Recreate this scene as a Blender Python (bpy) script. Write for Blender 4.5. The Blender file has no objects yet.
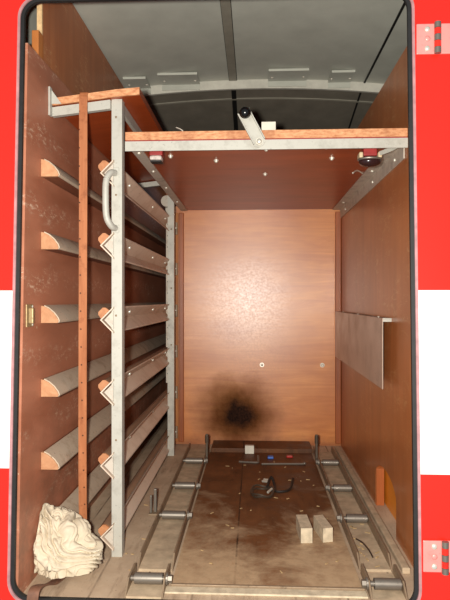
import bpy, bmesh, math, random
from mathutils import Vector, Matrix, noise
random.seed(7)
SC = bpy.context.scene
COL = SC.collection
PI = math.pi
WORLD = {}          # object name -> world origin (nothing is rotated at object level)

# ------------------------------------------------------------------ colours / materials
def lin(c):
    c = c / 255.0
    return c / 12.92 if c <= 0.04045 else ((c + 0.055) / 1.055) ** 2.4
def rgb(r, g, b): return (lin(r), lin(g), lin(b), 1.0)

class NT:
    def __init__(s, name):
        s.m = bpy.data.materials.new(name); s.m.use_nodes = True
        s.t = s.m.node_tree; s.b = s.t.nodes['Principled BSDF']
        s.co = None
    def n(s, kind, **kw):
        x = s.t.nodes.new(kind)
        for k, v in kw.items(): setattr(x, k, v)
        return x
    def put(s, sock, v):
        if hasattr(v, 'is_output'): s.t.links.new(v, sock)
        else: sock.default_value = v
    def geo(s):
        if s.co is None: s.co = s.n('ShaderNodeNewGeometry').outputs['Position']
        return s.co
    def obj(s):
        return s.n('ShaderNodeTexCoord').outputs['Object']
    def mapping(s, vec, scale=(1, 1, 1), loc=(0, 0, 0)):
        x = s.n('ShaderNodeMapping'); s.put(x.inputs['Vector'], vec)
        x.inputs['Scale'].default_value = scale; x.inputs['Location'].default_value = loc
        return x.outputs[0]
    def noise(s, vec, scale=5, detail=4, rough=.6, dist=0.0):
        x = s.n('ShaderNodeTexNoise'); s.put(x.inputs['Vector'], vec)
        x.inputs['Scale'].default_value = scale; x.inputs['Detail'].default_value = detail
        x.inputs['Roughness'].default_value = rough; x.inputs['Distortion'].default_value = dist
        return x.outputs[0]
    def ramp(s, fac, a, b, va=0.0, vb=1.0):
        x = s.n('ShaderNodeMapRange'); s.put(x.inputs[0], fac)
        x.inputs[1].default_value = a; x.inputs[2].default_value = b
        x.inputs[3].default_value = va; x.inputs[4].default_value = vb
        return x.outputs[0]
    def mix(s, fac, a, b, mode='MIX'):
        x = s.n('ShaderNodeMix', data_type='RGBA', blend_type=mode)
        s.put(x.inputs[0], fac); s.put(x.inputs[6], a); s.put(x.inputs[7], b)
        return x.outputs[2]
    def math(s, op, a, b=0.0, c=None):
        x = s.n('ShaderNodeMath', operation=op); s.put(x.inputs[0], a); s.put(x.inputs[1], b)
        if c is not None: s.put(x.inputs[2], c)
        return x.outputs[0]
    def sep(s, vec):
        x = s.n('ShaderNodeSeparateXYZ'); s.put(x.inputs[0], vec); return x.outputs
    def bump(s, h, strength=.2, dist=.002):
        x = s.n('ShaderNodeBump'); s.put(x.inputs['Height'], h)
        x.inputs['Strength'].default_value = strength; x.inputs['Distance'].default_value = dist
        s.t.links.new(x.outputs[0], s.b.inputs['Normal'])
    def out(s, col, rough=.5, metal=0.0, spec=.5, coat=0.0):
        s.put(s.b.inputs['Base Color'], col); s.put(s.b.inputs['Roughness'], rough)
        s.put(s.b.inputs['Metallic'], metal); s.b.inputs['Specular IOR Level'].default_value = spec
        if coat:
            s.b.inputs['Coat Weight'].default_value = coat; s.b.inputs['Coat Roughness'].default_value = .25
        return s.m

def plain(name, c, rough=.5, metal=0.0, var=.12, scale=30, spec=.5):
    k = NT(name); v = k.noise(k.geo(), scale, 4)
    dark = tuple(x * (1 - 2.2 * var) for x in c[:3]) + (1,)
    lite = tuple(min(1, x * (1 + var)) for x in c[:3]) + (1,)
    return k.out(k.mix(k.ramp(v, .3, .7), dark, lite), rough, metal, spec)

def ply(name, c1, c2, grain=(14, 1.0, 60), rough=.35, scuff=None, scuff_amt=.5, spec=.5, bump=.08):
    """plywood: stretched grain, blotches and pale scuffs"""
    k = NT(name); p = k.geo()
    g = k.noise(k.mapping(p, grain), 1.0, 5, .65, .6)
    blot = k.noise(p, 3.2, 3, .55)
    c = k.mix(k.ramp(g, .3, .7), c1, c2)
    c = k.mix(k.ramp(blot, .38, .72, 0, .45), c, tuple(x * .55 for x in c1[:3]) + (1,))
    if scuff:
        s1 = k.noise(k.mapping(p, (40, 16, 55)), 1.0, 7, .8, 1.5)
        s2 = k.noise(p, 6.0, 2)
        f = k.math('MULTIPLY', k.ramp(s1, .53, .63), k.ramp(s2, .42, .6))
        c = k.mix(k.math('MULTIPLY', f, scuff_amt), c, scuff)
    k.bump(g, bump, .002)
    return k.out(c, rough, 0, spec)

def band(k, v, centre, half, soft):
    d = k.math('ABSOLUTE', k.math('SUBTRACT', v, centre))
    return k.ramp(d, half, half + soft, 1.0, 0.0)

M = {}
# left wall: brown coated ply with pale rubbed bands between the battens
k = NT('coated_ply_left'); p = k.geo(); x, y, z = k.sep(p)
g = k.noise(k.mapping(p, (10, 3, 12)), 1, 4, .6, .4)
c = k.mix(k.ramp(g, .3, .7), rgb(156, 95, 69), rgb(184, 120, 92))
fz = k.math('FRACT', k.math('DIVIDE', k.math('ADD', z, -.10), .18))
rub = band(k, k.math('ADD', fz, k.ramp(k.noise(k.mapping(p, (1, 9, 6)), 1, 3), .3, .7, -.12, .12)), .38, .05, .14)
sn = k.noise(k.mapping(p, (40, 34, 95)), 1, 8, .82, .3)
sn2 = k.noise(k.mapping(p, (1, 3, 2)), 1.3, 2)
c = k.mix(k.math('MULTIPLY', k.math('MULTIPLY', rub, k.ramp(sn, .52, .62)), k.ramp(sn2, .38, .6, .1, .75)), c, rgb(232, 204, 176))
sp = k.noise(p, 90, 2, .5)
c = k.mix(k.ramp(sp, .735, .76, 0, .6), c, rgb(215, 195, 160))
dirt = k.math('MULTIPLY', k.ramp(z, .0, .45, .75, 0), k.ramp(k.noise(p, 14, 5, .7), .4, .65))
c = k.mix(dirt, c, rgb(105, 78, 58))
M['wall_left'] = k.out(c, k.ramp(g, .3, .7, .42, .58), 0, .45)

M['wall_upper'] = ply('varnished_ply_upper', rgb(160, 88, 44), rgb(188, 112, 62), (30, 26, 1.6), .4, rgb(225, 190, 140), .5)
M['wall_right'] = ply('coated_ply_right', rgb(166, 96, 52), rgb(192, 118, 68), (8, 14, 1.3), .3, rgb(205, 165, 115), .55)
M['ply_edge'] = plain('pale_ply_edge', rgb(225, 190, 140), .7, 0, .18, 60)
M['stud'] = ply('raw_stud', rgb(170, 100, 45), rgb(196, 125, 62), (40, 40, 4), .6)
M['orange_ply'] = ply('orange_varnished_ply', rgb(226, 136, 34), rgb(240, 150, 44), (6, 10, 30), .4)
M['trim_wood'] = ply('red_varnished_batten', rgb(150, 78, 36), rgb(182, 100, 50), (60, 60, 3), .4)

# back panel: orange veneer, soot mark, sooty haze
k = NT('back_veneer'); p = k.geo(); x, y, z = k.sep(p)
g = k.noise(k.mapping(p, (2.2, 1, 26)), 1, 5, .6, 1.6)
c = k.mix(k.ramp(g, .32, .68), rgb(200, 120, 58), rgb(222, 146, 78))
b2 = k.noise(p, 4, 3)
c = k.mix(k.ramp(b2, .4, .7, 0, .5), c, rgb(176, 98, 56))
wr = k.noise(p, 10, 5, .65)
dx = k.math('DIVIDE', k.math('ADD', x, .078), .235); dz = k.math('DIVIDE', k.math('ADD', z, -.135), .21)
r2 = k.math('SQRT', k.math('ADD', k.math('MULTIPLY', dx, dx), k.math('MULTIPLY', dz, dz)))
r2 = k.math('ADD', r2, k.ramp(wr, .2, .8, -.16, .16))
soot = k.ramp(r2, .22, 1.0, .995, 0)
c = k.mix(soot, c, rgb(28, 16, 12))
# scorch haze drifting up over the panel
dx2 = k.math('DIVIDE', k.math('ADD', x, -.0), .22); dz2 = k.math('DIVIDE', k.math('ADD', z, -.45), .5)
r3 = k.math('SQRT', k.math('ADD', k.math('MULTIPLY', dx2, dx2), k.math('MULTIPLY', dz2, dz2)))
fine = k.noise(p, 140, 2, .6)
hz = k.math('MULTIPLY', k.ramp(r3, .1, 1.0, .3, 0), k.ramp(fine, .35, .75))
c = k.mix(hz, c, rgb(150, 98, 72))
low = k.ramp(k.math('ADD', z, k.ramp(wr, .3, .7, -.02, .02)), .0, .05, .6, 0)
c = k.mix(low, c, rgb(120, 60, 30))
k.bump(g, .02, .002)
M['back'] = k.out(c, k.math('ADD', k.ramp(fine, .35, .65, .32, .37), k.math('MULTIPLY', soot, .4)), 0, .7)
k.t.links.new(k.ramp(soot, 0, .8, .85, .05), k.b.inputs['Specular IOR Level'])

# shelf underside: glossy dark red coated ply
k = NT('shelf_red_ply'); p = k.geo()
g = k.noise(k.mapping(p, (3, 16, 10)), 1, 4, .6, .5)
c = k.mix(k.ramp(g, .3, .7), rgb(138, 56, 24), rgb(164, 72, 32))
sc = k.noise(k.mapping(p, (45, 22, 10)), 1, 7, .75, 1.2)
c = k.mix(k.math('MULTIPLY', k.ramp(sc, .63, .7, 0, .5), k.ramp(k.noise(p, 5, 2), .45, .6)), c, rgb(190, 130, 95))
M['shelf'] = k.out(c, .36, 0, .3)

# end-grain ply edge (front of shelf and rack top)
k = NT('ply_edge_orange'); p = k.geo(); x, y, z = k.sep(p)
g = k.noise(k.mapping(p, (55, 8, 160)), 1, 4, .7)
c = k.mix(k.ramp(g, .3, .7), rgb(172, 106, 68), rgb(226, 170, 124))
b = k.noise(k.mapping(p, (18, 1, 1)), 1, 2)
c = k.mix(k.ramp(b, .52, .6, 0, .35), c, rgb(130, 62, 30))
M['ply_orange_edge'] = k.out(c, .6, 0, .3)

# strap with punched holes
k = NT('tan_leather_strap'); p = k.obj(); x, y, z = k.sep(p)
g = k.noise(k.mapping(k.geo(), (60, 60, 6)), 1, 4)
c = k.mix(k.ramp(g, .3, .7), rgb(156, 94, 58), rgb(182, 116, 76))
c = k.mix(k.ramp(k.noise(k.geo(), 40, 4), .55, .7, 0, .5), c, rgb(120, 62, 34))
hz_ = k.math('MULTIPLY', k.math('SUBTRACT', k.math('FRACT', k.math('DIVIDE', z, .046)), .5), .046)
hx_ = k.math('SUBTRACT', x, k.math('MULTIPLY', z, 0.0))
r = k.math('SQRT', k.math('ADD', k.math('MULTIPLY', hz_, hz_), k.math('MULTIPLY', hx_, hx_)))
c = k.mix(k.ramp(r, .0017, .0024, .9, 0), c, rgb(35, 18, 10))
M['strap'] = k.out(c, .6, 0, .3)
M['strap_dark'] = plain('worn_brown_leather', rgb(112, 74, 54), .7, 0, .2, 40)

# metals
def metal(name, c, rough=.45, m=.6, stain=rgb(110, 95, 80), amt=.4, sc=25):
    k = NT(name); p = k.geo()
    n1 = k.noise(p, sc, 6, .7); n2 = k.noise(p, 120, 3)
    cc = k.mix(k.ramp(n1, .5, .72, 0, amt), c, stain)
    cc = k.mix(k.ramp(n2, .66, .72, 0, amt), cc, tuple(v * .35 for v in stain[:3]) + (1,))
    return k.out(cc, k.ramp(n1, .3, .7, rough - .08, rough + .12), m, .5)
M['alu'] = metal('aluminium_dull', rgb(182, 179, 168), .5, .1, rgb(112, 104, 92), .35)
M['alu_dark'] = metal('aluminium_dusty', rgb(196, 185, 170), .55, .05, rgb(105, 90, 76), .5)
M['rail_grey'] = metal('rail_dusty_metal', rgb(214, 194, 174), .5, 0, rgb(172, 144, 118), .5, 14)
M['steel'] = metal('roller_steel', rgb(132, 124, 114), .42, .6, rgb(90, 75, 62), .4)
M['steel_dark'] = metal('worn_flange_steel', rgb(146, 124, 100), .55, .25, rgb(84, 62, 46), .6)
M['pin'] = metal('dark_pin_steel', rgb(92, 80, 68), .45, .5, rgb(60, 46, 36), .5)
M['bolt'] = metal('bright_bolt', rgb(225, 220, 205), .3, .5, rgb(150, 140, 120), .2)
M['pocket'] = metal('brushed_pocket_steel', rgb(190, 166, 148), .38, .12, rgb(162, 136, 118), .4, 8)
M['brass'] = metal('dull_latch_metal', rgb(165, 140, 100), .5, .4, rgb(100, 80, 55), .6, 60)
M['grey_paint'] = plain('ceiling_grey_paint', rgb(190, 192, 180), .45, 0, .05, 9)
M['grey_rib'] = plain('rib_pale_grey', rgb(205, 203, 190), .5, 0, .08, 20)
M['grey_mid'] = plain('seam_grey', rgb(142, 138, 124), .5, 0, .06, 20)
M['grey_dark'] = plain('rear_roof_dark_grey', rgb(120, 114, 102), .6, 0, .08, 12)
M['black_line'] = plain('black_sealant', rgb(22, 22, 20), .6)
M['rubber'] = plain('black_rubber', rgb(30, 29, 28), .55, 0, .15, 60)
M['black_plastic'] = plain('black_plastic_knob', rgb(14, 13, 13), .2, 0, .05)
M['grey_batten'] = metal('batten_grey_cover', rgb(188, 170, 148), .65, 0, rgb(138, 110, 84), .7, 18)
M['batten_wood'] = ply('batten_end_wood', rgb(176, 122, 84), rgb(202, 152, 112), (50, 3, 50), .65)
M['batten_dark'] = ply('batten_brown_wood', rgb(112, 64, 40), rgb(138, 84, 56), (40, 3, 40), .6)
M['pad_wood'] = ply('pad_wood', rgb(168, 106, 66), rgb(194, 134, 90), (50, 4, 50), .6)
M['pad_dusty'] = ply('pad_dusty_wood', rgb(128, 96, 72), rgb(156, 122, 96), (50, 4, 50), .7)
M['red_block'] = plain('red_mount', rgb(150, 40, 38), .45, 0, .1)
M['beige'] = plain('beige_plastic', rgb(205, 185, 150), .5)
M['white_chip'] = plain('white_worn_lens', rgb(205, 190, 180), .5, 0, .2, 150)
M['dark_lens'] = plain('dark_lens', rgb(48, 28, 28), .18, 0, .1)
M['white_block'] = plain('white_foam', rgb(222, 216, 200), .8, 0, .05)
M['pale_wood'] = plain('pale_wood', rgb(205, 188, 160), .7, 0, .14, 45)
M['blue'] = plain('blue_plastic', rgb(60, 105, 190), .4)
M['red_plastic'] = plain('red_plastic', rgb(170, 30, 25), .4)
M['cable'] = plain('black_cable', rgb(40, 34, 30), .5)
M['twig'] = plain('dark_twig', rgb(58, 38, 24), .8)
M['chip'] = plain('straw_chip', rgb(190, 160, 115), .8)

# body paint red / white band, by height
k = NT('body_paint'); p = k.geo(); x, y, z = k.sep(p)
f = k.math('MULTIPLY', k.ramp(z, .2885, .2895), k.ramp(z, .6805, .6815, 1, 0))
c = k.mix(f, rgb(236, 36, 22), rgb(236, 234, 228))
M['body'] = k.out(c, .28, 0, .5, .3)
M['body_lip'] = plain('body_lip_mauve', rgb(176, 128, 128), .5, 0, .12, 40)
M['sill'] = plain('sill_red', rgb(196, 34, 26), .35)
M['hinge_leaf'] = metal('hinge_leaf_pink', rgb(226, 150, 142), .35, .15, rgb(200, 90, 80), .3)
M['hinge_red'] = plain('hinge_red', rgb(224, 44, 30), .3)

# floor: dusty beige boards with lengthwise joints
k = NT('dusty_floor'); p = k.geo(); x, y, z = k.sep(p)
n1 = k.noise(p, 7, 6, .65); n2 = k.noise(k.mapping(p, (30, 5, 5)), 1, 5, .7)
c = k.mix(k.ramp(n1, .32, .68), rgb(172, 147, 122), rgb(202, 179, 152))
c = k.mix(k.ramp(n2, .52, .72, 0, .6), c, rgb(108, 82, 60))
fx = k.math('FRACT', k.math('DIVIDE', k.math('ADD', x, 1.0), .115))
c = k.mix(k.math('MULTIPLY', band(k, fx, .5, .010, .02), k.ramp(n1, .4, .62, .1, .8)), c, rgb(70, 50, 36))
sp = k.noise(p, 130, 2); c = k.mix(k.ramp(sp, .68, .72, 0, .6), c, rgb(70, 50, 36))
k.bump(n1, .3, .004)
M['floor'] = k.out(c, .85, 0, .25)
M['dust'] = plain('dust_bed', rgb(188, 166, 138), .9, 0, .14, 26, .2)

# centre board: oily brown stain with dust near the sill
k = NT('stained_board'); p = k.geo(); x, y, z = k.sep(p)
n1 = k.noise(p, 6, 6, .68, .4); n2 = k.noise(p, 26, 5, .7); n3 = k.noise(k.mapping(p, (16, 2.5, 1)), 1, 4)
c = k.mix(k.ramp(n1, .34, .66), rgb(74, 42, 22), rgb(124, 78, 44))
c = k.mix(k.ramp(n3, .5, .7, 0, .5), c, rgb(50, 28, 16))
edge = k.math('ADD', y, k.ramp(n1, .25, .75, -.4, .4))
edge = k.math('ADD', edge, k.math('MULTIPLY', k.math('ABSOLUTE', k.math('SUBTRACT', x, .03)), -1.3))
dusty = k.ramp(edge, 1.26, 1.68, 1, 0)
c = k.mix(k.math('MULTIPLY', dusty, k.ramp(n2, .25, .55, .6, 1)), c, rgb(184, 155, 122))
c = k.mix(k.ramp(n2, .62, .70, 0, .45), c, rgb(150, 110, 72))
c = k.mix(k.math('MULTIPLY', band(k, x, -.045, .0014, .002), k.ramp(n1, .42, .55, .1, .8)), c, rgb(34, 20, 12))
k.bump(n2, .25, .004)
M['board'] = k.out(c, k.ramp(n1, .35, .65, .45, .75), 0, .35)

# cotton rag
k = NT('cream_cotton'); p = k.geo()
n1 = k.noise(p, 22, 5, .6)
c = k.mix(k.ramp(n1, .35, .75, 0, .5), rgb(208, 195, 172), rgb(178, 158, 128))
k.bump(k.noise(p, 500, 2), .2, .001)
M['cotton'] = k.out(c, .95, 0, .15)

# ------------------------------------------------------------------ mesh helpers (all in world metres)
def BM(): return bmesh.new()
def box(bm, x0, x1, y0, y1, z0, z1, bev=0.0):
    r = bmesh.ops.create_cube(bm, size=1.0)
    vs = r['verts']
    bmesh.ops.scale(bm, verts=vs, vec=(abs(x1 - x0), abs(y1 - y0), abs(z1 - z0)))
    bmesh.ops.translate(bm, verts=vs, vec=((x0 + x1) / 2, (y0 + y1) / 2, (z0 + z1) / 2))
    if bev:
        es = list({e for v in vs for e in v.link_edges})
        bmesh.ops.bevel(bm, geom=es, offset=bev, segments=2, affect='EDGES', profile=.5)
    return bm
def cyl(bm, a, b, r, n=20, r2=None):
    a, b = Vector(a), Vector(b); d = b - a
    q = Vector((0, 0, 1)).rotation_difference(d.normalized()).to_matrix().to_4x4()
    m = Matrix.Translation((a + b) / 2) @ q
    bmesh.ops.create_cone(bm, cap_ends=True, segments=n, radius1=r, radius2=r if r2 is None else r2, depth=d.length, matrix=m)
    return bm
def ball(bm, c, r, s=(1, 1, 1), n=18):
    m = Matrix.Translation(c) @ Matrix.Diagonal((s[0], s[1], s[2], 1))
    bmesh.ops.create_uvsphere(bm, u_segments=n, v_segments=max(8, n // 2), radius=r, matrix=m)
    return bm
def prism(bm, pts, off):
    """closed polygon (3D points) extruded by the vector off"""
    off = Vector(off)
    a = [bm.verts.new(p) for p in pts]; b = [bm.verts.new(Vector(p) + off) for p in pts]
    n = len(pts)
    fa = bm.faces.new(a); fb = bm.faces.new(list(reversed(b)))
    for i in range(n): bm.faces.new((a[i], b[i], b[(i + 1) % n], a[(i + 1) % n]))
    bmesh.ops.recalc_face_normals(bm, faces=bm.faces[:])
    return bm
def tube(bm, pts, r, n=10, closed=False):
    pts = [Vector(p) for p in pts]; rings = []
    N = len(pts)
    up = Vector((.3, .2, 1)).normalized()
    for i, p in enumerate(pts):
        if closed: t = pts[(i + 1) % N] - pts[i - 1]
        else: t = pts[min(i + 1, N - 1)] - pts[max(i - 1, 0)]
        t.normalize()
        u = t.cross(up)
        if u.length < 1e-4: u = t.cross(Vector((1, 0, 0)))
        u.normalize(); v = t.cross(u)
        rr = r[i] if isinstance(r, (list, tuple)) else r
        rings.append([bm.verts.new(p + u * rr * math.cos(2 * PI * j / n) + v * rr * math.sin(2 * PI * j / n)) for j in range(n)])
    for i in range(N if closed else N - 1):
        A, B = rings[i], rings[(i + 1) % N]
        for j in range(n): bm.faces.new((A[j], A[(j + 1) % n], B[(j + 1) % n], B[j]))
    if not closed:
        bm.faces.new(rings[0]); bm.faces.new(list(reversed(rings[-1])))
    bmesh.ops.recalc_face_normals(bm, faces=bm.faces[:])
    return bm
def ribbon(bm, pts, w, t):
    """flat strip: list of (point, width dir, normal dir)"""
    rings = []
    for p, wd, nd in pts:
        p, wd, nd = Vector(p), Vector(wd).normalized() * w / 2, Vector(nd).normalized() * t / 2
        rings.append([bm.verts.new(p + a * wd + b * nd) for a, b in ((-1, -1), (1, -1), (1, 1), (-1, 1))])
    for A, B in zip(rings, rings[1:]):
        for j in range(4): bm.faces.new((A[j], A[(j + 1) % 4], B[(j + 1) % 4], B[j]))
    bm.faces.new(rings[0]); bm.faces.new(list(reversed(rings[-1])))
    bmesh.ops.recalc_face_normals(bm, faces=bm.faces[:])
    return bm
def catmull(pts, k=8):
    P = [Vector(p) for p in pts]; out = []
    for i in range(len(P) - 1):
        p0, p1, p2, p3 = P[max(i - 1, 0)], P[i], P[i + 1], P[min(i + 2, len(P) - 1)]
        for j in range(k):
            t = j / k
            out.append(.5 * ((2 * p1) + (p2 - p0) * t + (2 * p0 - 5 * p1 + 4 * p2 - p3) * t * t + (3 * p1 - p0 - 3 * p2 + p3) * t ** 3))
    out.append(P[-1]); return out

def obj(name, bm, mat, parent=None, smooth=False, label=None):
    if isinstance(mat, str): mat = M[mat]
    xs = [v.co for v in bm.verts]
    lo = Vector((min(v.x for v in xs), min(v.y for v in xs), min(v.z for v in xs)))
    hi = Vector((max(v.x for v in xs), max(v.y for v in xs), max(v.z for v in xs)))
    org = Vector(((lo.x + hi.x) / 2, (lo.y + hi.y) / 2, lo.z))
    bmesh.ops.translate(bm, verts=bm.verts[:], vec=-org)
    me = bpy.data.meshes.new(name); bm.to_mesh(me); bm.free()
    me.materials.append(mat)
    if smooth:
        for pl in me.polygons: pl.use_smooth = True
        me.set_sharp_from_angle(angle=math.radians(40))
    o = bpy.data.objects.new(name, me); COL.objects.link(o)
    if parent is not None:
        o.parent = parent; o.location = org - WORLD[parent.name]
    else: o.location = org
    WORLD[o.name] = org
    if label: o['label'] = label
    return o
def tag(o, label, cat, group=None, kind=None):
    o['label'] = label; o['category'] = cat
    if group: o['group'] = group
    if kind: o['kind'] = kind
    return o
def thing(name, label, cat, loc, group=None):
    o = bpy.data.objects.new(name, None); COL.objects.link(o); o.location = loc; o.empty_display_size = .05
    WORLD[o.name] = Vector(loc)
    return tag(o, label, cat, group)
def struct(name, bm, mat, parent=None, smooth=False):
    o = obj(name, bm, mat, parent, smooth); o['kind'] = 'structure'; return o

# ------------------------------------------------------------------ the compartment shell
XL, XR, YB = -.52, .392, 2.66
ZS = 1.07                                    # underside of the shelf
def arch(x): return 1.562 - .10 * x * x      # roof camber
def slab(bm, xs, ys, zf, th):
    a = [[bm.verts.new((x, y, zf(x, y))) for x in xs] for y in ys]
    b = [[bm.verts.new((x, y, zf(x, y) + th)) for x in xs] for y in ys]
    n, m = len(ys), len(xs)
    for i in range(n - 1):
        for j in range(m - 1):
            bm.faces.new((a[i][j], a[i][j + 1], a[i + 1][j + 1], a[i + 1][j]))
            bm.faces.new((b[i][j], b[i + 1][j], b[i + 1][j + 1], b[i][j + 1]))
    for i in range(n - 1):
        bm.faces.new((a[i][0], a[i + 1][0], b[i + 1][0], b[i][0])); bm.faces.new((a[i][-1], b[i][-1], b[i + 1][-1], a[i + 1][-1]))
    for j in range(m - 1):
        bm.faces.new((a[0][j], b[0][j], b[0][j + 1], a[0][j + 1])); bm.faces.new((a[-1][j], a[-1][j + 1], b[-1][j + 1], b[-1][j]))
    bmesh.ops.recalc_face_normals(bm, faces=bm.faces[:])
    return bm
XS = [-.70 + i * .075 for i in range(20)]
struct('floor', box(BM(), -.62, .72, 1.278, 3.54, -.04, 0), 'floor')
struct('ceiling', slab(BM(), XS, [1.36, 1.6, 2.0, 2.387], lambda x, y: arch(x), .015), 'grey_paint', smooth=True)
def rear(x, y): return arch(x) + .004 - (y - 2.40) * .20
struct('ceiling', slab(BM(), XS, [2.403, 2.7, 3.02, 3.52], rear, .015), 'grey_dark', smooth=True)
# roof bow: pale angle hanging below the roof
struct('trim_1', slab(BM(), XS, [2.388, 2.402], lambda x, y: arch(x) - .036, .05), 'grey_rib')
# lengthwise roof seam strip and the dark seam on the right
struct('trim_2', slab(BM(), [-.101, -.086, -.071], [1.37, 2.386], lambda x, y: arch(x) - .004, .0035), 'grey_mid')
for dx in (-.1025, -.071):
    struct('trim_3', slab(BM(), [dx, dx + .002], [1.37, 2.386], lambda x, y: arch(x) - .003, .0025), 'black_line')
struct('trim_4', slab(BM(), [-.096, -.076], [2.404, 2.98], lambda x, y: rear(x, y) - .004, .0035), 'black_line')
struct('trim_5', slab(BM(), [.443, .450], [1.37, 2.386], lambda x, y: arch(x) - .004, .0035), 'black_line')
struct('trim_6', slab(BM(), [.443, .450], [2.404, 2.95], lambda x, y: rear(x, y) - .004, .0035), 'black_line')
struct('trim_7', slab(BM(), XS, [2.535, 2.545], lambda x, y: rear(x, y) - .004, .0035), 'grey_mid')

# walls
struct('wall_left', prism(BM(), [(XL - .007, 1.262, 0), (XL - .007, 3.5, 0), (XL - .007, 3.5, 1.252), (XL - .007, 1.318, 1.252)], (.007, 0, 0)), 'wall_left')
w = struct('wall_left', box(BM(), XL - .022, XL - .0095, 1.44, 3.5, .0, 1.526), 'wall_upper')
struct('trim_8', box(BM(), XL - .022, XL - .0095, 1.432, 1.4395, 1.253, 1.526), 'ply_edge')
struct('wall_left', box(BM(), -.63, -.60, 1.36, 3.54, 0, 1.50), 'grey_paint')
t = tag(obj('wooden_stud', box(BM(), -.5412, -.524, 1.395, 1.431, 1.2522, 1.318, .002), 'stud'),
        'short raw wooden stud at the top left corner of the doorway, behind the dark panel', 'wood')
# back wall + upper bulkhead beyond
struct('wall_back', box(BM(), -.366, .40, YB, YB + .015, 0, 1.09), 'back')
struct('wall_back', box(BM(), -.366, -.350, YB + .0155, 3.5, 0, 1.09), 'wall_upper')
struct('wall_back', box(BM(), -.60, -.35, 3.5, 3.53, 0, 1.32), 'wall_upper')
struct('wall_back', box(BM(), -.34, .72, 3.0, 3.03, 0, 1.43), 'grey_dark')
for nm, x0, x1 in (('trim_9', -.343, -.320), ('trim_10', .366, .3915)):
    struct(nm, box(BM(), x0, x1, YB - .016, YB - .0005, .012, ZS - .012, .003), 'trim_wood')
struct('trim_11', box(BM(), -.365, -.346, YB - .010, YB - .0005, .012, ZS - .012, .002), 'stud')
# right wall with the arched cut-out near the floor
arc = [(1.632, 0), (1.632, .10)]
for i in range(1, 12):
    a = PI - i * PI / 12
    arc.append((1.768 + .136 * math.cos(a), .10 + .052 * math.sin(a)))
arc += [(1.904, .10), (1.904, 0)]
poly = [(1.345, 0)] + arc + [(YB - .0005, 0), (YB - .0005, 1.312), (1.345, 1.312)]
struct('wall_right', prism(BM(), [(XR, a, b) for a, b in poly], (.026, 0, 0)), 'wall_right')
struct('wall_right', box(BM(), .70, .73, 1.36, 3.0, 0, 1.51), 'grey_paint')
# inner edge of the cut-out
st = BM()
box(st, XR + .0005, XR + .0255, 1.894, 1.9035, .0, .118, .001)
tag(obj('wooden_edging', st, 'trim_wood'), 'narrow reddish wooden edging strip inside the arched hole low in the right wall', 'wood')
tag(obj('plywood_offcut', box(BM(), .424, .436, 1.56, 2.02, .0, .22, .001), 'orange_ply'),
    'bright orange varnished board seen through the arched hole low in the right wall', 'board')

# ------------------------------------------------------------------ truck side around the opening
truck = thing('truck', 'red and white painted truck side around the open locker', 'truck', (0, 1.25, 0))
def by(z): return 1.247 + .045 * z           # the side leans in towards the roof
def rrect(x0, x1, z0, z1, r, n=8):
    out = []
    for cx, cz, a0 in ((x1 - r, z1 - r, 0), (x0 + r, z1 - r, PI / 2), (x0 + r, z0 + r, PI), (x1 - r, z0 + r, 1.5 * PI)):
        for i in range(n + 1):
            a = a0 + i * PI / 2 / n
            out.append((cx + r * math.cos(a), cz + r * math.sin(a)))
    return out
def frame_mesh(inner, outer, y_off, th):
    bm = BM(); n = len(inner)
    def ring(pts, dy): return [bm.verts.new((x, by(z) + y_off + dy, z)) for x, z in pts]
    A, B, C_, D = ring(inner, 0), ring(outer, 0), ring(inner, th), ring(outer, th)
    for i in range(n):
        j = (i + 1) % n
        bm.faces.new((A[i], A[j], B[j], B[i])); bm.faces.new((C_[i], D[i], D[j], C_[j]))
        bm.faces.new((A[i], C_[i], C_[j], A[j])); bm.faces.new((B[i], B[j], D[j], D[i]))
    bmesh.ops.recalc_face_normals(bm, faces=bm.faces[:])
    return bm
OX0, OX1, OZ0, OZ1, OR = -.5315, .347, .003, 1.349, .045
def ins(d, r): return rrect(OX0 + d, OX1 - d, OZ0 + d, OZ1 - d, r)
N8 = 8
def outer_rect(x0, x1, z0, z1):
    # same vertex count as a rounded rectangle, laid on the corner rays
    out = []
    for (cx, cz) in ((x1, z1), (x0, z1), (x0, z0), (x1, z0)):
        out += [(cx, cz)] * (N8 + 1)
    return out
def body_mesh():
    # body panel = big rectangle with a rounded hole, outer corners spread a little so no face collapses
    inner = ins(-.006, OR + .006); outer = rrect(-1.1, .95, -.75, 1.9, .05)
    return frame_mesh(inner, outer, 0, .03)
obj('body_panel', body_mesh(), 'body', truck)
obj('edge_lip', frame_mesh(ins(.0, OR), ins(-.0058, OR + .0058), -.004, .02), 'body_lip', truck)
obj('rubber_seal', frame_mesh(ins(.0082, OR - .007), ins(.0003, OR), -.001, .009), 'rubber', truck, True)
# hinges on the right of the opening
for zc in (1.232, .120):
    y0 = by(zc)
    h = obj('hinge', box(BM(), .356, .52, y0 - .006, y0 - .0005, zc - .033, zc + .033, .0015), 'hinge_leaf', truck)
    for i in range(5):
        za = zc - .034 + i * .0138
        b = cyl(BM(), (.4, y0 - .010, za), (.4, y0 - .010, za + .0128), .0072, 16)
        obj('knuckle', b, 'hinge_red' if i % 2 else 'steel', h, True)
    for i in (-1, 0, 1):
        b = ball(BM(), (.379, y0 - .0065, zc + i * .021), .0062, (1, .5, 1), 14)
        obj('screw', b, 'bolt' if i else 'hinge_leaf', h, True)
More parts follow.
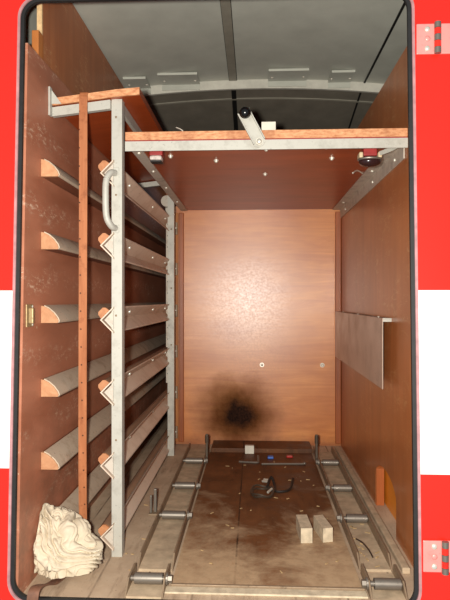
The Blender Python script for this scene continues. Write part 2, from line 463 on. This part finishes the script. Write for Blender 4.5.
# small striker on the left door post
lt = thing('door_striker', 'small dull metal striker plate on the left wall edge by the doorway', 'latch', (XL, 1.32, .60))
obj('plate', box(BM(), XL + .0005, XL + .004, 1.302, 1.340, .598, .650, .001), 'brass', lt)
b = BM(); box(b, XL + .0045, XL + .016, 1.308, 1.317, .606, .642, .002); box(b, XL + .0045, XL + .012, 1.321, 1.329, .612, .634, .002)
obj('catch', b, 'brass', lt)
for zz in (.603, .645): obj('screw', ball(BM(), (XL + .0045, 1.335, zz), .0035, (.5, 1, 1), 12), 'bolt', lt, True)

# ------------------------------------------------------------------ roof brackets on the bow
spots = [(-.30, 'grey roof bracket on the pale roof bow above the rack end of the shelf'),
         (.135, 'grey roof bracket on the pale roof bow just right of the roof seam strip'),
         (-.47, 'grey roof bracket on the pale roof bow nearest the left wall'),
         (.345, 'grey roof bracket on the pale roof bow nearest the right wall')]
for i, (xc, lab) in enumerate(spots):
    wv = .078 if i < 2 else .045
    zc = arch(xc)
    r_ = thing('roof_bracket', lab, 'bracket', (xc, 2.36, zc - .03), 'brackets on the roof bow')
    b = BM(); box(b, xc - wv, xc + wv, 2.270, 2.3865, zc - .0075, zc - .0035)
    box(b, xc - wv, xc + wv, 2.268, 2.2715, zc - .0125, zc - .0035)
    box(b, xc - wv, xc + wv, 2.3835, 2.3870, zc - .030, zc - .008)
    obj('plate', b, 'grey_paint', r_)
    for dx in (-.8, .8): obj('bolt', ball(BM(), (xc + dx * wv, 2.345, zc - .0078), .0055, (1, 1, .7), 12), 'bolt', r_, True)

# ------------------------------------------------------------------ shelf across the compartment
SX0, SX1, SY0 = -.334, XR - .003, 1.508
sh = thing('shelf', 'wide plywood shelf with an aluminium front edge across the top of the locker', 'shelf', (0, SY0, ZS))
obj('board', box(BM(), SX0, SX1, SY0 + .004, YB - .002, ZS + .001, ZS + .026), 'shelf', sh)
obj('wooden_edge', box(BM(), SX0, SX1, SY0 - .010, SY0 + .0035, ZS + .0045, ZS + .026, .001), 'ply_orange_edge', sh)
obj('red_strip', box(BM(), SX0, SX1, SY0 - .008, SY0 + .0035, ZS + .0015, ZS + .0043), 'red_block', sh)
b = BM(); box(b, SX0, SX1, SY0 - .011, SY0 - .008, ZS - .024, ZS + .001); box(b, SX0, SX1, SY0 - .0078, SY0 + .024, ZS - .003, ZS + .0005)
obj('front_angle', b, 'alu', sh)
b = BM(); box(b, SX0, SX0 + .003, SY0 + .028, YB - .004, ZS - .003, ZS + .024); box(b, SX0 + .003, SX0 + .030, SY0 + .028, YB - .004, ZS - .003, ZS + .0005)
sl = obj('side_angle', b, 'alu_dark', sh)
for yy in (1.60, 1.83, 2.10, 2.40): obj('bolt', ball(BM(), (SX0 + .016, yy, ZS - .003), .0055, (1, 1, .9), 14), 'bolt', sl, True)
b = BM(); box(b, XR - .004, XR - .001, SY0 + .028, YB - .004, ZS - .042, ZS - .003); box(b, XR - .038, XR - .001, SY0 + .028, YB - .004, ZS - .003, ZS + .0005)
srr = obj('side_angle', b, 'alu_dark', sh)
for yy, xx, zz in ((1.60, XR - .020, ZS - .003), (1.86, XR - .020, ZS - .003), (2.45, XR - .020, ZS - .003)):
    obj('bolt', ball(BM(), (xx, yy, zz), .0055, (1, 1, .9), 14), 'bolt', srr, True)
for yy in (1.63, 1.93, 2.50): obj('bolt', ball(BM(), (XR - .004, yy, ZS - .024), .0055, (.9, 1, 1), 14), 'bolt', srr, True)
for xx, yy in ((-.237, 1.648), (-.111, 1.707), (.224, 1.695), (.033, 1.583), (.036, 1.897)):
    b = BM(); cyl(b, (xx, yy, ZS + .001), (xx, yy, ZS - .002), .0075, 16); ball(b, (xx, yy, ZS - .003), .0055, (1, 1, .9), 14)
    obj('bolt', b, 'bolt', sh, True)
# slanting aluminium stay at the right end of the front edge
b = BM(); pts = catmull([(.372, 1.512, ZS - .012), (.352, 1.520, ZS - .022), (.328, 1.535, ZS - .028)], 6)
ribbon(b, [(q, (0, .5, 1), (1, 0, .3)) for q in pts], .014, .004); obj('corner_stay', b, 'alu', sh)
# wire hook under the right-hand end
b = BM(); tube(b, catmull([(.345, 1.87, ZS - .004), (.340, 1.85, ZS - .012), (.315, 1.80, ZS - .014), (.295, 1.76, ZS - .030)], 6), .0022, 8)
tag(obj('wire_hook', b, 'bolt', smooth=True), 'thin bent wire hook hanging under the shelf beside the right wall', 'hook')

# latch lever on the shelf front
Yf = SY0 - .0115
px_, pz_ = .0135, ZS - .006
kx_, kz_ = -.0245, ZS + .066
lv = thing('latch_lever', 'aluminium latch lever with a black ball knob on the front of the shelf', 'lever', (px_, Yf, pz_))
d = Vector((kx_ - px_, 0, kz_ - pz_)); L = d.length; u = d.normalized(); s = Vector((u.z, 0, -u.x))
P0 = Vector((px_, Yf - .004, pz_)); hw = .0165
pts = []
for i in range(9):
    a = PI + i * PI / 8
    pts.append(P0 + s * hw * math.cos(a) + u * .012 * math.sin(a))
pts += [P0 + u * (L + .006) + s * hw, P0 + u * (L + .006) - s * hw]
b = prism(BM(), pts, (0, .003, 0))
for sd in (-1, 1):
    e0 = P0 + s * (hw - .0012) * sd; e1 = P0 + u * (L + .006) + s * (hw - .0012) * sd
    q = [e0 - s * .0012, e0 + s * .0012, e1 + s * .0012, e1 - s * .0012]
    prism(b, [v + Vector((0, -.0005, 0)) for v in q], (0, -.009, 0))
obj('arm', b, 'alu', lv)
b = BM(); cyl(b, P0 + Vector((0, .0042, 0)), P0 + Vector((0, -.007, 0)), .009, 18); ball(b, P0 + Vector((0, -.006, 0)), .0075, (1, .7, 1), 16)
obj('pivot_bolt', b, 'bolt', lv, True)
K = Vector((kx_, Yf - .004, kz_)) - u * .004
b = BM(); cyl(b, K, K + Vector((0, -.012, 0)), .006, 14); ball(b, K + Vector((0, -.022, 0)), .0148, (1, 1, 1), 24)
obj('ball_knob', b, 'black_plastic', lv, True)

# marker lamps hanging below the shelf front
def lamp(xc, label, small):
    g = thing('marker_lamp', label, 'lamp', (xc, 1.56, ZS - .05), 'red mounted lamps below the shelf')
    zt = ZS - .0035
    if small:
        obj('mount', box(BM(), xc - .018, xc + .018, 1.545, 1.578, zt - .020, zt, .003), 'red_block', g)
        b = box(BM(), xc - .0165, xc + .0165, 1.540, 1.576, zt - .033, zt - .0205, .005); obj('lens', b, 'white_chip', g, True)
        obj('gasket', box(BM(), xc - .015, xc + .015, 1.543, 1.574, zt - .037, zt - .0335, .001), 'rubber', g)
    else:
        obj('mount', box(BM(), xc - .018, xc + .018, 1.545, 1.580, zt - .028, zt, .003), 'red_block', g)
        for sg in (-1, 1): obj('bracket_ear', box(BM(), xc + sg * .0245 - .0055, xc + sg * .0245 + .0055, 1.54, 1.575, zt - .034, zt - .018, .004), 'beige', g)
        b = BM(); ball(b, (xc, 1.555, zt - .042), .029, (1, .75, .46), 28); obj('lens', b, 'dark_lens', g, True)
        b = BM(); tube(b, [(xc + .0295 * math.cos(2 * PI * i / 32), 1.555 + .0225 * math.sin(2 * PI * i / 32), zt - .036) for i in range(32)], .0028, 8, True)
        obj('chrome_ring', b, 'steel', g, True)
lamp(-.262, 'small red block with a chipped white lens under the shelf front, near the rack post', True)
lamp(.305, 'dark oval marker lamp on a red mount under the right end of the shelf front', False)

# things lying on the shelf
ZT = ZS + .0262
tag(obj('foam_block', box(BM(), .020, .058, 1.56, 1.59, ZT, ZT + .040, .001), 'white_block'), 'small square white block standing on the shelf behind the lever', 'block')
tag(obj('wood_scrap', box(BM(), .275, .305, 1.60, 1.66, ZT, ZT + .018, .002), 'stud'), 'small orange wood scrap on the shelf near the right wall', 'wood')
b = BM(); pts = catmull([(-.190, 1.60, ZT + .001), (-.188, 1.60, ZT + .014), (-.196, 1.60, ZT + .030), (-.212, 1.60, ZT + .038)], 6)
ribbon(b, [(q, (.2, 1, 0), (1, 0, .4)) for q in pts], .016, .003)
tag(obj('strap_end', b, 'alu_dark', smooth=True), 'curled grey strap end sticking up from the left part of the shelf', 'strap')

# ------------------------------------------------------------------ rack on the left
PXF = -.352                                   # centre of the posts
rk = thing('storage_rack', 'tall aluminium rack with sloping rails along the left wall, plywood on top', 'rack', (-.43, 1.47, 0))
def angle_post(y, z1, holes=False):
    b = BM()
    box(b, PXF - .0135, PXF + .0135, y, y + .003, 0, z1); box(b, PXF + .0105, PXF + .0135, y + .003, y + .028, 0, z1)
    return b
p1 = obj('post', angle_post(1.482, 1.176), 'alu', rk)
p2 = obj('post', angle_post(2.455, 1.120), 'alu', rk)
b = BM(); box(b, PXF - .030, PXF - .0138, 2.52, 2.523, .30, 1.06)
ps = obj('perforated_strip', b, 'alu_dark', rk)
for i in range(14):
    obj('hole', cyl(BM(), (PXF - .022, 2.5199, .34 + i * .05), (PXF - .022, 2.5190, .34 + i * .05), .0035, 10), 'black_line', ps)
for zz in (1.13, .93, .62, .30): obj('rivet', ball(BM(), (PXF - .002, 1.482, zz), .0028, (1, .6, 1), 10), 'steel_dark', p1, True)
for zz in (.96, .71, .47): obj('rivet', ball(BM(), (PXF + .002, 2.455, zz), .0035, (1, .6, 1), 10), 'steel_dark', p2, True)
# top frame, slightly sagging at the wall end
def tilt(x): return (x - PXF) * .115 if x < PXF else 0
def tbar(x0, x1, y0, y1, z0, z1):
    return prism(BM(), [(x0, y0, z0 + tilt(x0)), (x1, y0, z0 + tilt(x1)), (x1, y0, z1 + tilt(x1)), (x0, y0, z1 + tilt(x0))], (0, y1 - y0, 0))
obj('top_bar', tbar(XL + .004, PXF - .0137, 1.468, 1.482, 1.149, 1.172), 'alu', rk)
obj('top_bar', tbar(XL + .004, PXF - .0137, 2.456, 2.470, 1.152, 1.172), 'alu', rk)
b = BM(); box(b, PXF + .0005, PXF + .0100, 1.486, 2.45, 1.150, 1.1755); obj('side_bar', b, 'alu', rk)
b = BM(); prism(b, [(XL + .0005, 1.450, 1.128), (XL + .0005, 1.450, 1.200), (XL + .005, 1.450, 1.200), (XL + .005, 1.450, 1.128)], (0, .016, 0))
prism(b, [(XL + .005, 1.462, 1.160), (XL + .005, 1.462, 1.195), (XL + .030, 1.462, 1.160)], (0, .004, 0))
obj('wall_bracket', b, 'alu', rk)
obj('top_board', prism(BM(), [(XL + .006, 1.470, 1.1765 + tilt(XL)), (-.352, 1.470, 1.1765), (-.290, 1.470, 1.181), (-.290, 1.470, 1.199), (-.352, 1.470, 1.1945), (XL + .006, 1.470, 1.1945 + tilt(XL))], (0, 1.02, 0)), 'shelf', rk)
obj('board_edge', prism(BM(), [(XL + .006, 1.464, 1.1765 + tilt(XL)), (-.352, 1.464, 1.1765), (-.290, 1.464, 1.181), (-.290, 1.464, 1.199), (-.352, 1.464, 1.1945), (XL + .006, 1.464, 1.1945 + tilt(XL))], (0, .0055, 0)), 'ply_orange_edge', rk)
# grab handle on the front post
b = BM(); hp = catmull([(PXF - .004, 1.480, .986), (PXF - .012, 1.462, .982), (PXF - .020, 1.452, .960), (PXF - .021, 1.450, .915), (PXF - .019, 1.452, .870), (PXF - .010, 1.463, .848), (PXF - .003, 1.480, .844)], 7)
tube(b, hp, .0082, 14)
gh = obj('grab_handle', b, 'alu', rk, True)
for zz in (.990, .842): obj('foot', box(BM(), PXF - .010, PXF + .006, 1.4785, 1.4815, zz - .010, zz + .010, .001), 'alu', gh)
# six V-shaped rails between the posts, wooden pad on the outer flange
RZ = [.984, .799, .609, .424, .237, .055]
for i, zv in enumerate(RZ):
    xv = PXF - .040; fl = .034; t = .003; q = .7071
    y0, y1 = 1.468, YB - .020
    if i < 5: y0r = y0
    r2_ = t / q
    b = BM()
    prism(b, [(xv, y0, zv), (xv + fl, y0, zv + fl), (xv + fl, y0, zv + fl - r2_), (xv + r2_, y0, zv), (xv + fl, y0, zv - fl + r2_), (xv + fl, y0, zv - fl)], (0, y1 - y0, 0))
    rl = obj('rail', b, 'rail_grey', rk)
    n = Vector((-q, 0, q)); s_ = Vector((q, 0, q))
    A = Vector((xv, y0 + .001, zv)) + n * .0006 + s_ * .004
    ww, hh = .030, .017
    pad = [A, A + s_ * ww, A + s_ * (ww - .002) + n * (hh - .005), A + s_ * (ww - .007) + n * hh, A + s_ * .007 + n * hh, A + s_ * .002 + n * (hh - .005)]
    wp = obj('wooden_pad', prism(BM(), [v + Vector((0, .0065, 0)) for v in pad], (0, y1 - y0 - .0165, 0)), 'pad_dusty', rl)
    obj('end_grain', prism(BM(), pad, (0, .006, 0)), 'pad_wood', wp)
    obj('end_plate', prism(BM(), [(xv + .010, y0 + .004, zv), (xv + fl - .001, y0 + .004, zv + fl - .010), (xv + fl - .001, y0 + .004, zv - fl + .010)], (0, .002, 0)), 'alu_dark', rl)
    for yy in (1.72, 2.12, 2.42):
        c_ = Vector((xv + fl * .62, yy, zv + fl * .62 - r2_))
        obj('screw', ball(BM(), c_, .0055, (1, 1, 1), 12), 'bolt', rl, True)
    b = BM(); box(b, xv + .012, xv + .044, YB - .019, YB - .0105, zv - .026, zv + .030, .001)
    eb = obj('wall_plate', b, 'steel_dark', rl)
    obj('screw', ball(BM(), (xv + .036, YB - .0195, zv + .004), .005, (1, .8, 1), 12), 'bolt', eb, True)

# ------------------------------------------------------------------ battens on the left wall
order = ['topmost', 'second from the top', 'third from the top', 'fourth from the top', 'fifth from the top', 'lowest']
place = ['', ' of the left wall battens', '', '', '', '']
for i in range(6):
    z0 = [.962, .784, .604, .424, .246, .072][i]
    y0, y1 = 1.40, 3.49
    g = thing('wall_batten', 'grey-topped rounded wooden batten on the left wall, %s of the six' % order[i], 'batten', (XL, 1.40, z0), 'battens on the left wall')
    x0 = XL + .0006
    prof = [(0, 0), (.041, 0), (.043, .004), (.040, .012), (.031, .024), (.018, .035), (.006, .041), (0, .042)]
    b = prism(BM(), [(x0 + a, y0, z0 + c) for a, c in prof], (0, .010, 0)); obj('end_grain', b, 'batten_wood', g)
    b = prism(BM(), [(x0 + a, y0 + .0105, z0 + c) for a, c in prof], (0, y1 - y0 - .0105, 0)); obj('wood', b, 'batten_dark', g)
    cv = prof[1:7]
    inner = [(x0 + a, y0 + .003, z0 + c) for a, c in cv]
    outp = [(x0 + a * 1.04 + .0008, y0 + .003, z0 + c * 1.04 + .001) for a, c in cv]
    b = prism(BM(), inner + outp[::-1], (0, y1 - y0 - .004, 0)); obj('grey_cover', b, 'grey_batten', g, True)

# round fitting at the back of the rack, under the shelf
b = BM(); cyl(b, (-.3925, YB - .055, 1.105), (-.3925, YB + .02, 1.105), .0255, 28)
g = thing('round_fitting', 'round grey fitting on the back wall behind the top of the rack', 'fitting', (-.3925, YB, 1.08))
obj('cap', b, 'alu_dark', g, True)
obj('bracket', box(BM(), -.400, -.356, YB - .045, YB - .001, 1.060, 1.0785, .002), 'alu', g)

# ------------------------------------------------------------------ hanging strap
sx = -.4315
pts = catmull([(sx, 1.56, 1.1875), (sx, 1.50, 1.188), (sx, 1.466, 1.1875), (sx, 1.457, 1.178), (sx, 1.456, 1.14), (sx - .002, 1.462, .90), (sx - .006, 1.472, .60), (sx - .012, 1.49, .30), (sx - .016, 1.505, .14), (sx - .018, 1.515, .06), (sx - .020, 1.505, .022), (sx - .022, 1.46, .012)], 8)
b = BM(); rr = []
for i, q in enumerate(pts):
    tn = (pts[min(i + 1, len(pts) - 1)] - pts[max(i - 1, 0)]).normalized()
    rr.append((q, (1, 0, 0), tn.cross(Vector((1, 0, 0)))))
ribbon(b, rr, .021, .003)
stp = thing('leather_strap', 'long tan punched leather strap hanging from the rack top down to the floor', 'strap', (sx, 1.46, 0))
obj('strap', b, 'strap', stp, True)
pts = catmull([(sx - .022, 1.4595, .012), (-.452, 1.41, .008), (-.455, 1.36, .006), (-.462, 1.31, .012), (-.468, 1.268, .030), (-.472, 1.238, .036), (-.474, 1.226, .012), (-.476, 1.226, -.08)], 8)
b = BM(); rr = []
for i, q in enumerate(pts):
    tn = (pts[min(i + 1, len(pts) - 1)] - pts[max(i - 1, 0)]).normalized()
    wd = Vector((1, .12, 0)); rr.append((q, wd, tn.cross(wd)))
ribbon(b, rr, .024, .003)
obj('strap_tail', b, 'strap_dark', stp, True, label='dark worn strap tail over the sill')

# ------------------------------------------------------------------ cotton rag heap
def rag():
    bm = BM()
    bmesh.ops.create_icosphere(bm, subdivisions=7, radius=1.0)
    lobes = [  # direction, reach, width
        (Vector((-.72, -.1, .75)), .30, .16), (Vector((1.0, -.25, -.1)), .42, .10), (Vector((.35, 0, .8)), .06, .3),
        (Vector((-.95, -.3, -.25)), .14, .2), (Vector((-.55, -.6, -.6)), -.12, .12), (Vector((.15, -.2, .95)), .05, .15)]
    for v in bm.verts:
        n = v.co.normalized()
        r = 1.0
        for dv, rc, wd in lobes:
            a = max(0.0, n.dot(dv.normalized()))
            r += rc * math.exp(-(1 - a) / wd)
        w1 = noise.noise_vector(n * 1.6 + Vector((3.1, 0, 1.2)))
        w2 = noise.noise_vector(n * 3.6 + Vector((0, 4, 0)))
        q = n + w1 * .38 + w2 * .09
        fan_l = math.atan2(q.x + .75, 1.75 - q.z) * 21 + q.y * 3.2
        fan_r = math.atan2(q.z + .25 - .35 * q.y, 1.5 - q.x) * 15 + q.y * 2.0
        mixr = min(1, max(0, (n.x + .15 + .45 * noise.noise(n * 2.0)) * 3))
        fl, fr = abs(math.sin(fan_l)) ** .75, abs(math.sin(fan_r)) ** .75
        fold = fl * (1 - mixr) + fr * mixr
        sub = abs(math.sin((fan_l * (1 - mixr) + fan_r * mixr) * 2.3 + 4 * noise.noise(n * 3)))
        big = noise.noise(n * 2.2 + Vector((1, 7, 2)))
        dent = max(0.0, noise.noise(n * 3.1 + Vector((5, 1, 8))))
        r *= 1 + .22 * (fold - .6) + .05 * (sub - .5) + .15 * big - .16 * dent
        v.co = n * r
    # to size, floor-flattened
    for v in bm.verts:
        x, y, z = v.co
        if z > 0: z *= 1.0 - .22 * max(-1, min(1, x))
        x += .22 * (max(-.6, min(0, z)) + .0) * -1 if x < 0 else 0
        v.co = Vector((-.476 + x * .080 , 1.418 + y * .066 - .045 * (.5 - .5 * max(-1, min(1, z))), .062 + z * .070))
        if v.co.z < .016: v.co.z = .016 + (v.co.z - .016) * .04
        if v.co.x < XL + .012: v.co.x = XL + .0005 + (.0115 + .022 * max(0, noise.noise(v.co * 38))) * math.exp((v.co.x - XL - .012) / .02)
    return bm
tag(obj('cotton_rag', rag(), 'cotton', smooth=False), 'crumpled cream cotton rag heaped on the floor in the left corner', 'rag')
for pl in bpy.data.objects['cotton_rag'].data.polygons: pl.use_smooth = True

# ------------------------------------------------------------------ steel pocket on the right wall
pk = thing('wall_pocket', 'flat brushed steel pocket fixed along the right wall at mid height', 'pocket', (XR, 2.1, .40))
XP = XR - .027
b = BM(); box(b, XP, XP + .002, 1.68, YB - .018, .406, .608)
obj('face_plate', b, 'pocket', pk)
b = BM(); box(b, XP + .0022, XR - .0008, 1.68, YB - .018, .606, .6085); obj('top_flange', b, 'alu', pk)
b = BM(); box(b, XP + .0022, XR - .0008, 1.68, 1.692, .598, .6055); obj('front_tab', b, 'alu', pk)
for yy in (1.80, 2.15, 2.5): obj('screw', ball(BM(), (XP + .014, yy, .6088), .004, (1, 1, .6), 12), 'bolt', pk, True)
# bolts in the back wall
for i, (xx, lab) in enumerate(((.036, 'bright bolt head in the back panel above the soot mark'), (.309, 'bright bolt head in the back panel near the right wall'))):
    b = BM(); cyl(b, (xx, YB - .0005, .365), (xx, YB - .003, .365), .010, 16); ball(b, (xx, YB - .004, .365), .0065, (1, .7, 1), 14)
    tag(obj('bolt', b, 'bolt', smooth=True), lab, 'bolt', 'bolts in the back panel')

# ------------------------------------------------------------------ floor board and roller tracks
bd = thing('floor_board', 'oil-stained brown board lying on the floor between the roller tracks', 'board', (.03, 1.9, 0))
obj('panel', box(BM(), -.190, .246, 1.335, 2.50, .0005, .006), 'board', bd)
b = BM(); box(b, -.190, .250, 1.327, 1.3345, .0005, .0095, .001); obj('steel_edge', b, 'steel_dark', bd)
obj('front_batten', box(BM(), -.205, .252, 1.300, 1.3265, .0005, .005, .001), 'pale_wood', bd)
tag(obj('floor_beam', box(BM(), -.185, .250, 2.515, YB - .002, .0005, .020, .002), 'board'), 'dark oily beam on the floor along the foot of the back panel', 'beam')

def flange(x, y0, y1, h, slope_front=.04):
    return prism(BM(), [(x - .002, y0, .004), (x - .002, y0 + slope_front, h), (x - .002, y1 - .01, h), (x - .002, y1, .004)], (.004, 0, 0))
def track(label, xa, xb, ya, yb, rollers, bolt_side, h=.032, stop=None, grp='roller tracks on the floor'):
    g = thing('roller_track', label, 'track', ((xa + xb) / 2, ya, 0), grp)
    obj('bed', box(BM(), xa, xb, ya + .005, yb - .005, .0005, .007), 'dust', g)
    for x in (xa, xb): obj('flange', flange(x, ya, yb, h), 'steel_dark', g)
    for yr in rollers:
        b = BM(); cyl(b, (xa + .012, yr, .024), (xb - .006, yr, .024), .0125, 20); cyl(b, (xa + .003, yr, .024), (xb - .003, yr, .024), .006, 12)
        r_ = obj('roller', b, 'steel', g, True)
        xo = xb + .0025 if bolt_side > 0 else xa - .0025
        b = BM(); cyl(b, (xo, yr, .024), (xo + bolt_side * .004, yr, .024), .0135, 18); cyl(b, (xo + bolt_side * .0042, yr, .024), (xo + bolt_side * .013, yr, .024), .009, 6)
        obj('bolt', b, 'steel', r_)
    if stop:
        xs, ys, hh = stop
        b = BM(); box(b, xs - .005, xs + .005, ys, ys + .010, .022, hh, .002); cyl(b, (xs - .003, ys + .005, .026), (xs + .003, ys + .005, .026), .011, 16)
        cyl(b, (xs, ys + .005, hh - .035), (xs, ys + .005, hh - .005), .0075, 12)
        obj('stop_pin', b, 'pin', g)
track('long left roller track, dusty steel channel with three rollers beside the rack', -.282, -.198, 1.40, 2.56, (1.715, 1.99, 2.30), 1, stop=(-.188, 2.315, .125))
track('short front roller track at the sill in front of the rack post, one roller', -.284, -.202, 1.268, 1.392, (1.322,), 1)
track('long right roller track, dusty steel channel with three rollers beside the right wall', .257, .333, 1.425, 2.53, (1.715, 1.99, 2.30), -1, stop=(.247, 2.315, .128))
track('short front roller track at the sill near the right door edge, one roller', .257, .333, 1.280, 1.415, (1.322,), -1)
tag(obj('kick_strip', box(BM(), .356, .376, 1.42, 2.60, .0005, .016, .003), 'dust'), 'long thin steel strip on the floor between the right track and the wall', 'strip')
# catch standing beside the left track
ct = thing('floor_catch', 'small upright steel catch with two prongs beside the left roller track', 'catch', (-.308, 1.78, 0))
b = BM(); box(b, -.320, -.313, 1.775, 1.785, .006, .060, .002); box(b, -.309, -.300, 1.783, 1.795, .006, .078, .002)
obj('prong', b, 'steel', ct)
obj('base', box(BM(), -.323, -.296, 1.768, 1.802, .0005, .0058, .001), 'steel_dark', ct)

# pieces lying on the board
ZB = .0062
tag(obj('wood_block', prism(BM(), [(.126, 1.575, ZB), (.157, 1.578, ZB), (.157, 1.578, ZB + .040), (.126, 1.575, ZB + .040)], (-.006, .10, 0)), 'pale_wood'), 'pale wooden block on the stained board, farther from the right track', 'block', 'pale blocks on the board')
tag(obj('wood_block', prism(BM(), [(.186, 1.582, ZB), (.213, 1.590, ZB), (.213, 1.590, ZB + .038), (.186, 1.582, ZB + .038)], (-.016, .095, 0)), 'pale_wood'), 'pale wooden block on the stained board, close to the right track', 'block', 'pale blocks on the board')
tag(obj('white_tab', box(BM(), -.038, .000, 2.48, 2.4995, ZB, ZB + .034, .001), 'white_block'), 'small square white block on the board at the foot of the back panel', 'block')
b = BM(); tube(b, catmull([(.018, 2.43, ZB + .006), (.018, 2.36, ZB + .004), (.010, 2.335, ZB + .004), (-.06, 2.345, ZB + .004)], 8), .004, 8)
tag(obj('bent_rod', b, 'steel', smooth=True), 'bent steel rod hooked at one end on the board below the soot mark', 'rod')
b = BM(); tube(b, [(.030, 2.315, ZB + .004), (.20, 2.325, ZB + .004)], .004, 8); ball(b, (.20, 2.325, ZB + .006), .006)
tag(obj('steel_rod', b, 'steel', smooth=True), 'straight thin steel rod on the board in front of the back panel', 'rod')
tag(obj('plastic_cap', cyl(BM(), (.058, 2.42, ZB), (.082, 2.42, ZB + .0), .0, 3) if False else box(BM(), .056, .080, 2.40, 2.425, ZB, ZB + .010, .003), 'blue'), 'tiny blue plastic cap on the board near the back panel', 'cap')
tag(obj('plastic_cap', box(BM(), .134, .160, 2.42, 2.44, ZB, ZB + .009, .003), 'red_plastic'), 'tiny red plastic cap on the board near the back panel', 'cap')
# coil of cable with clips
g = thing('cable_coil', 'small coil of dark cable with metal clips in the middle of the board', 'cable', (.04, 1.99, 0))
b = BM()
for kk in range(2):
    tube(b, [(.028 + (.034 + .004 * kk) * math.cos(2 * PI * i / 28), 1.97 + (.05 + .006 * kk) * math.sin(2 * PI * i / 28), ZB + .004 + .007 * kk + .004 * math.sin(3 * 2 * PI * i / 28 + kk)) for i in range(28)], .0035, 8, True)
obj('coil', b, 'pin', g, True)
b = BM(); tube(b, catmull([(.045, 2.01, ZB + .012), (.06, 2.06, ZB + .03), (.072, 2.03, ZB + .010), (.075, 1.985, ZB + .005), (.11, 1.99, ZB + .005), (.128, 2.03, ZB + .006), (.138, 2.08, ZB + .02)], 8), .0045, 8)
obj('cable', b, 'cable', g, True)
for (xa, ya, xb, yb) in ((.030, 2.07, .052, 2.05), (.036, 2.09, .055, 2.07), (.046, 1.95, .060, 1.975)):
    obj('clip', tube(BM(), [(xa, ya, ZB + .012), (xb, yb, ZB + .016)], .004, 8), 'bolt', g, True)
# straw and twig litter
b = BM(); tube(b, catmull([(.277, 1.60, .011), (.286, 1.56, .018), (.297, 1.53, .012), (.300, 1.49, .010)], 6), [.002] * 19, 6)
tag(obj('twig', b, 'twig'), 'thin dark bent twig on the right roller track', 'twig')
b = BM(); rn = random.Random(3)
for i in range(70):
    zone = rn.random()
    if zone < .35: x_, y_, z_ = rn.uniform(.262, .328), rn.uniform(1.44, 1.75), .0085
    elif zone < .75: x_, y_, z_ = rn.uniform(-.17, .235), 1.36 + 1.05 * rn.random() ** .8, ZB
    else: x_, y_, z_ = rn.uniform(-.45, -.30), rn.uniform(1.36, 1.9), .0005
    a = rn.uniform(0, PI); l = rn.uniform(.002, .008); w_ = rn.uniform(.001, .0025)
    ca, sa = math.cos(a), math.sin(a)
    prism(b, [(x_ + ca * l - sa * w_, y_ + sa * l + ca * w_, z_), (x_ - ca * l - sa * w_, y_ - sa * l + ca * w_, z_), (x_ - ca * l + sa * w_, y_ - sa * l - ca * w_, z_), (x_ + ca * l + sa * w_, y_ + sa * l - ca * w_, z_)], (0, 0, .0015))
tag(obj('straw_litter', b, 'chip'), 'scattered straw and wood crumbs on the locker floor', 'litter', kind='stuff')

# ------------------------------------------------------------------ light, world, camera
ld = bpy.data.lights.new('camera_flash', 'POINT'); ld.energy = 140; ld.shadow_soft_size = .018; ld.color = (1, .95, .86)
lo = bpy.data.objects.new('camera_flash', ld); COL.objects.link(lo); lo.location = (-.055, -.01, .675)
wd = bpy.data.worlds.new('outdoor_dusk'); SC.world = wd; wd.use_nodes = True
wd.node_tree.nodes['Background'].inputs[0].default_value = (.55, .6, .7, 1)
wd.node_tree.nodes['Background'].inputs[1].default_value = .45

cd = bpy.data.cameras.new('camera'); cam = bpy.data.objects.new('camera', cd); COL.objects.link(cam)
cam.location = (0, 0, .66); cam.rotation_euler = (PI / 2, 0, math.atan(29 / 583))
cd.sensor_fit = 'VERTICAL'; cd.sensor_height = 36; cd.sensor_width = 27; cd.lens = 583 / 600 * 36
cd.clip_start = .02
SC.camera = cam
vs = SC.view_settings
vs.view_transform = 'Standard'; vs.look = 'None'; vs.exposure = 0.15; vs.gamma = 1; vs.use_curve_mapping = False
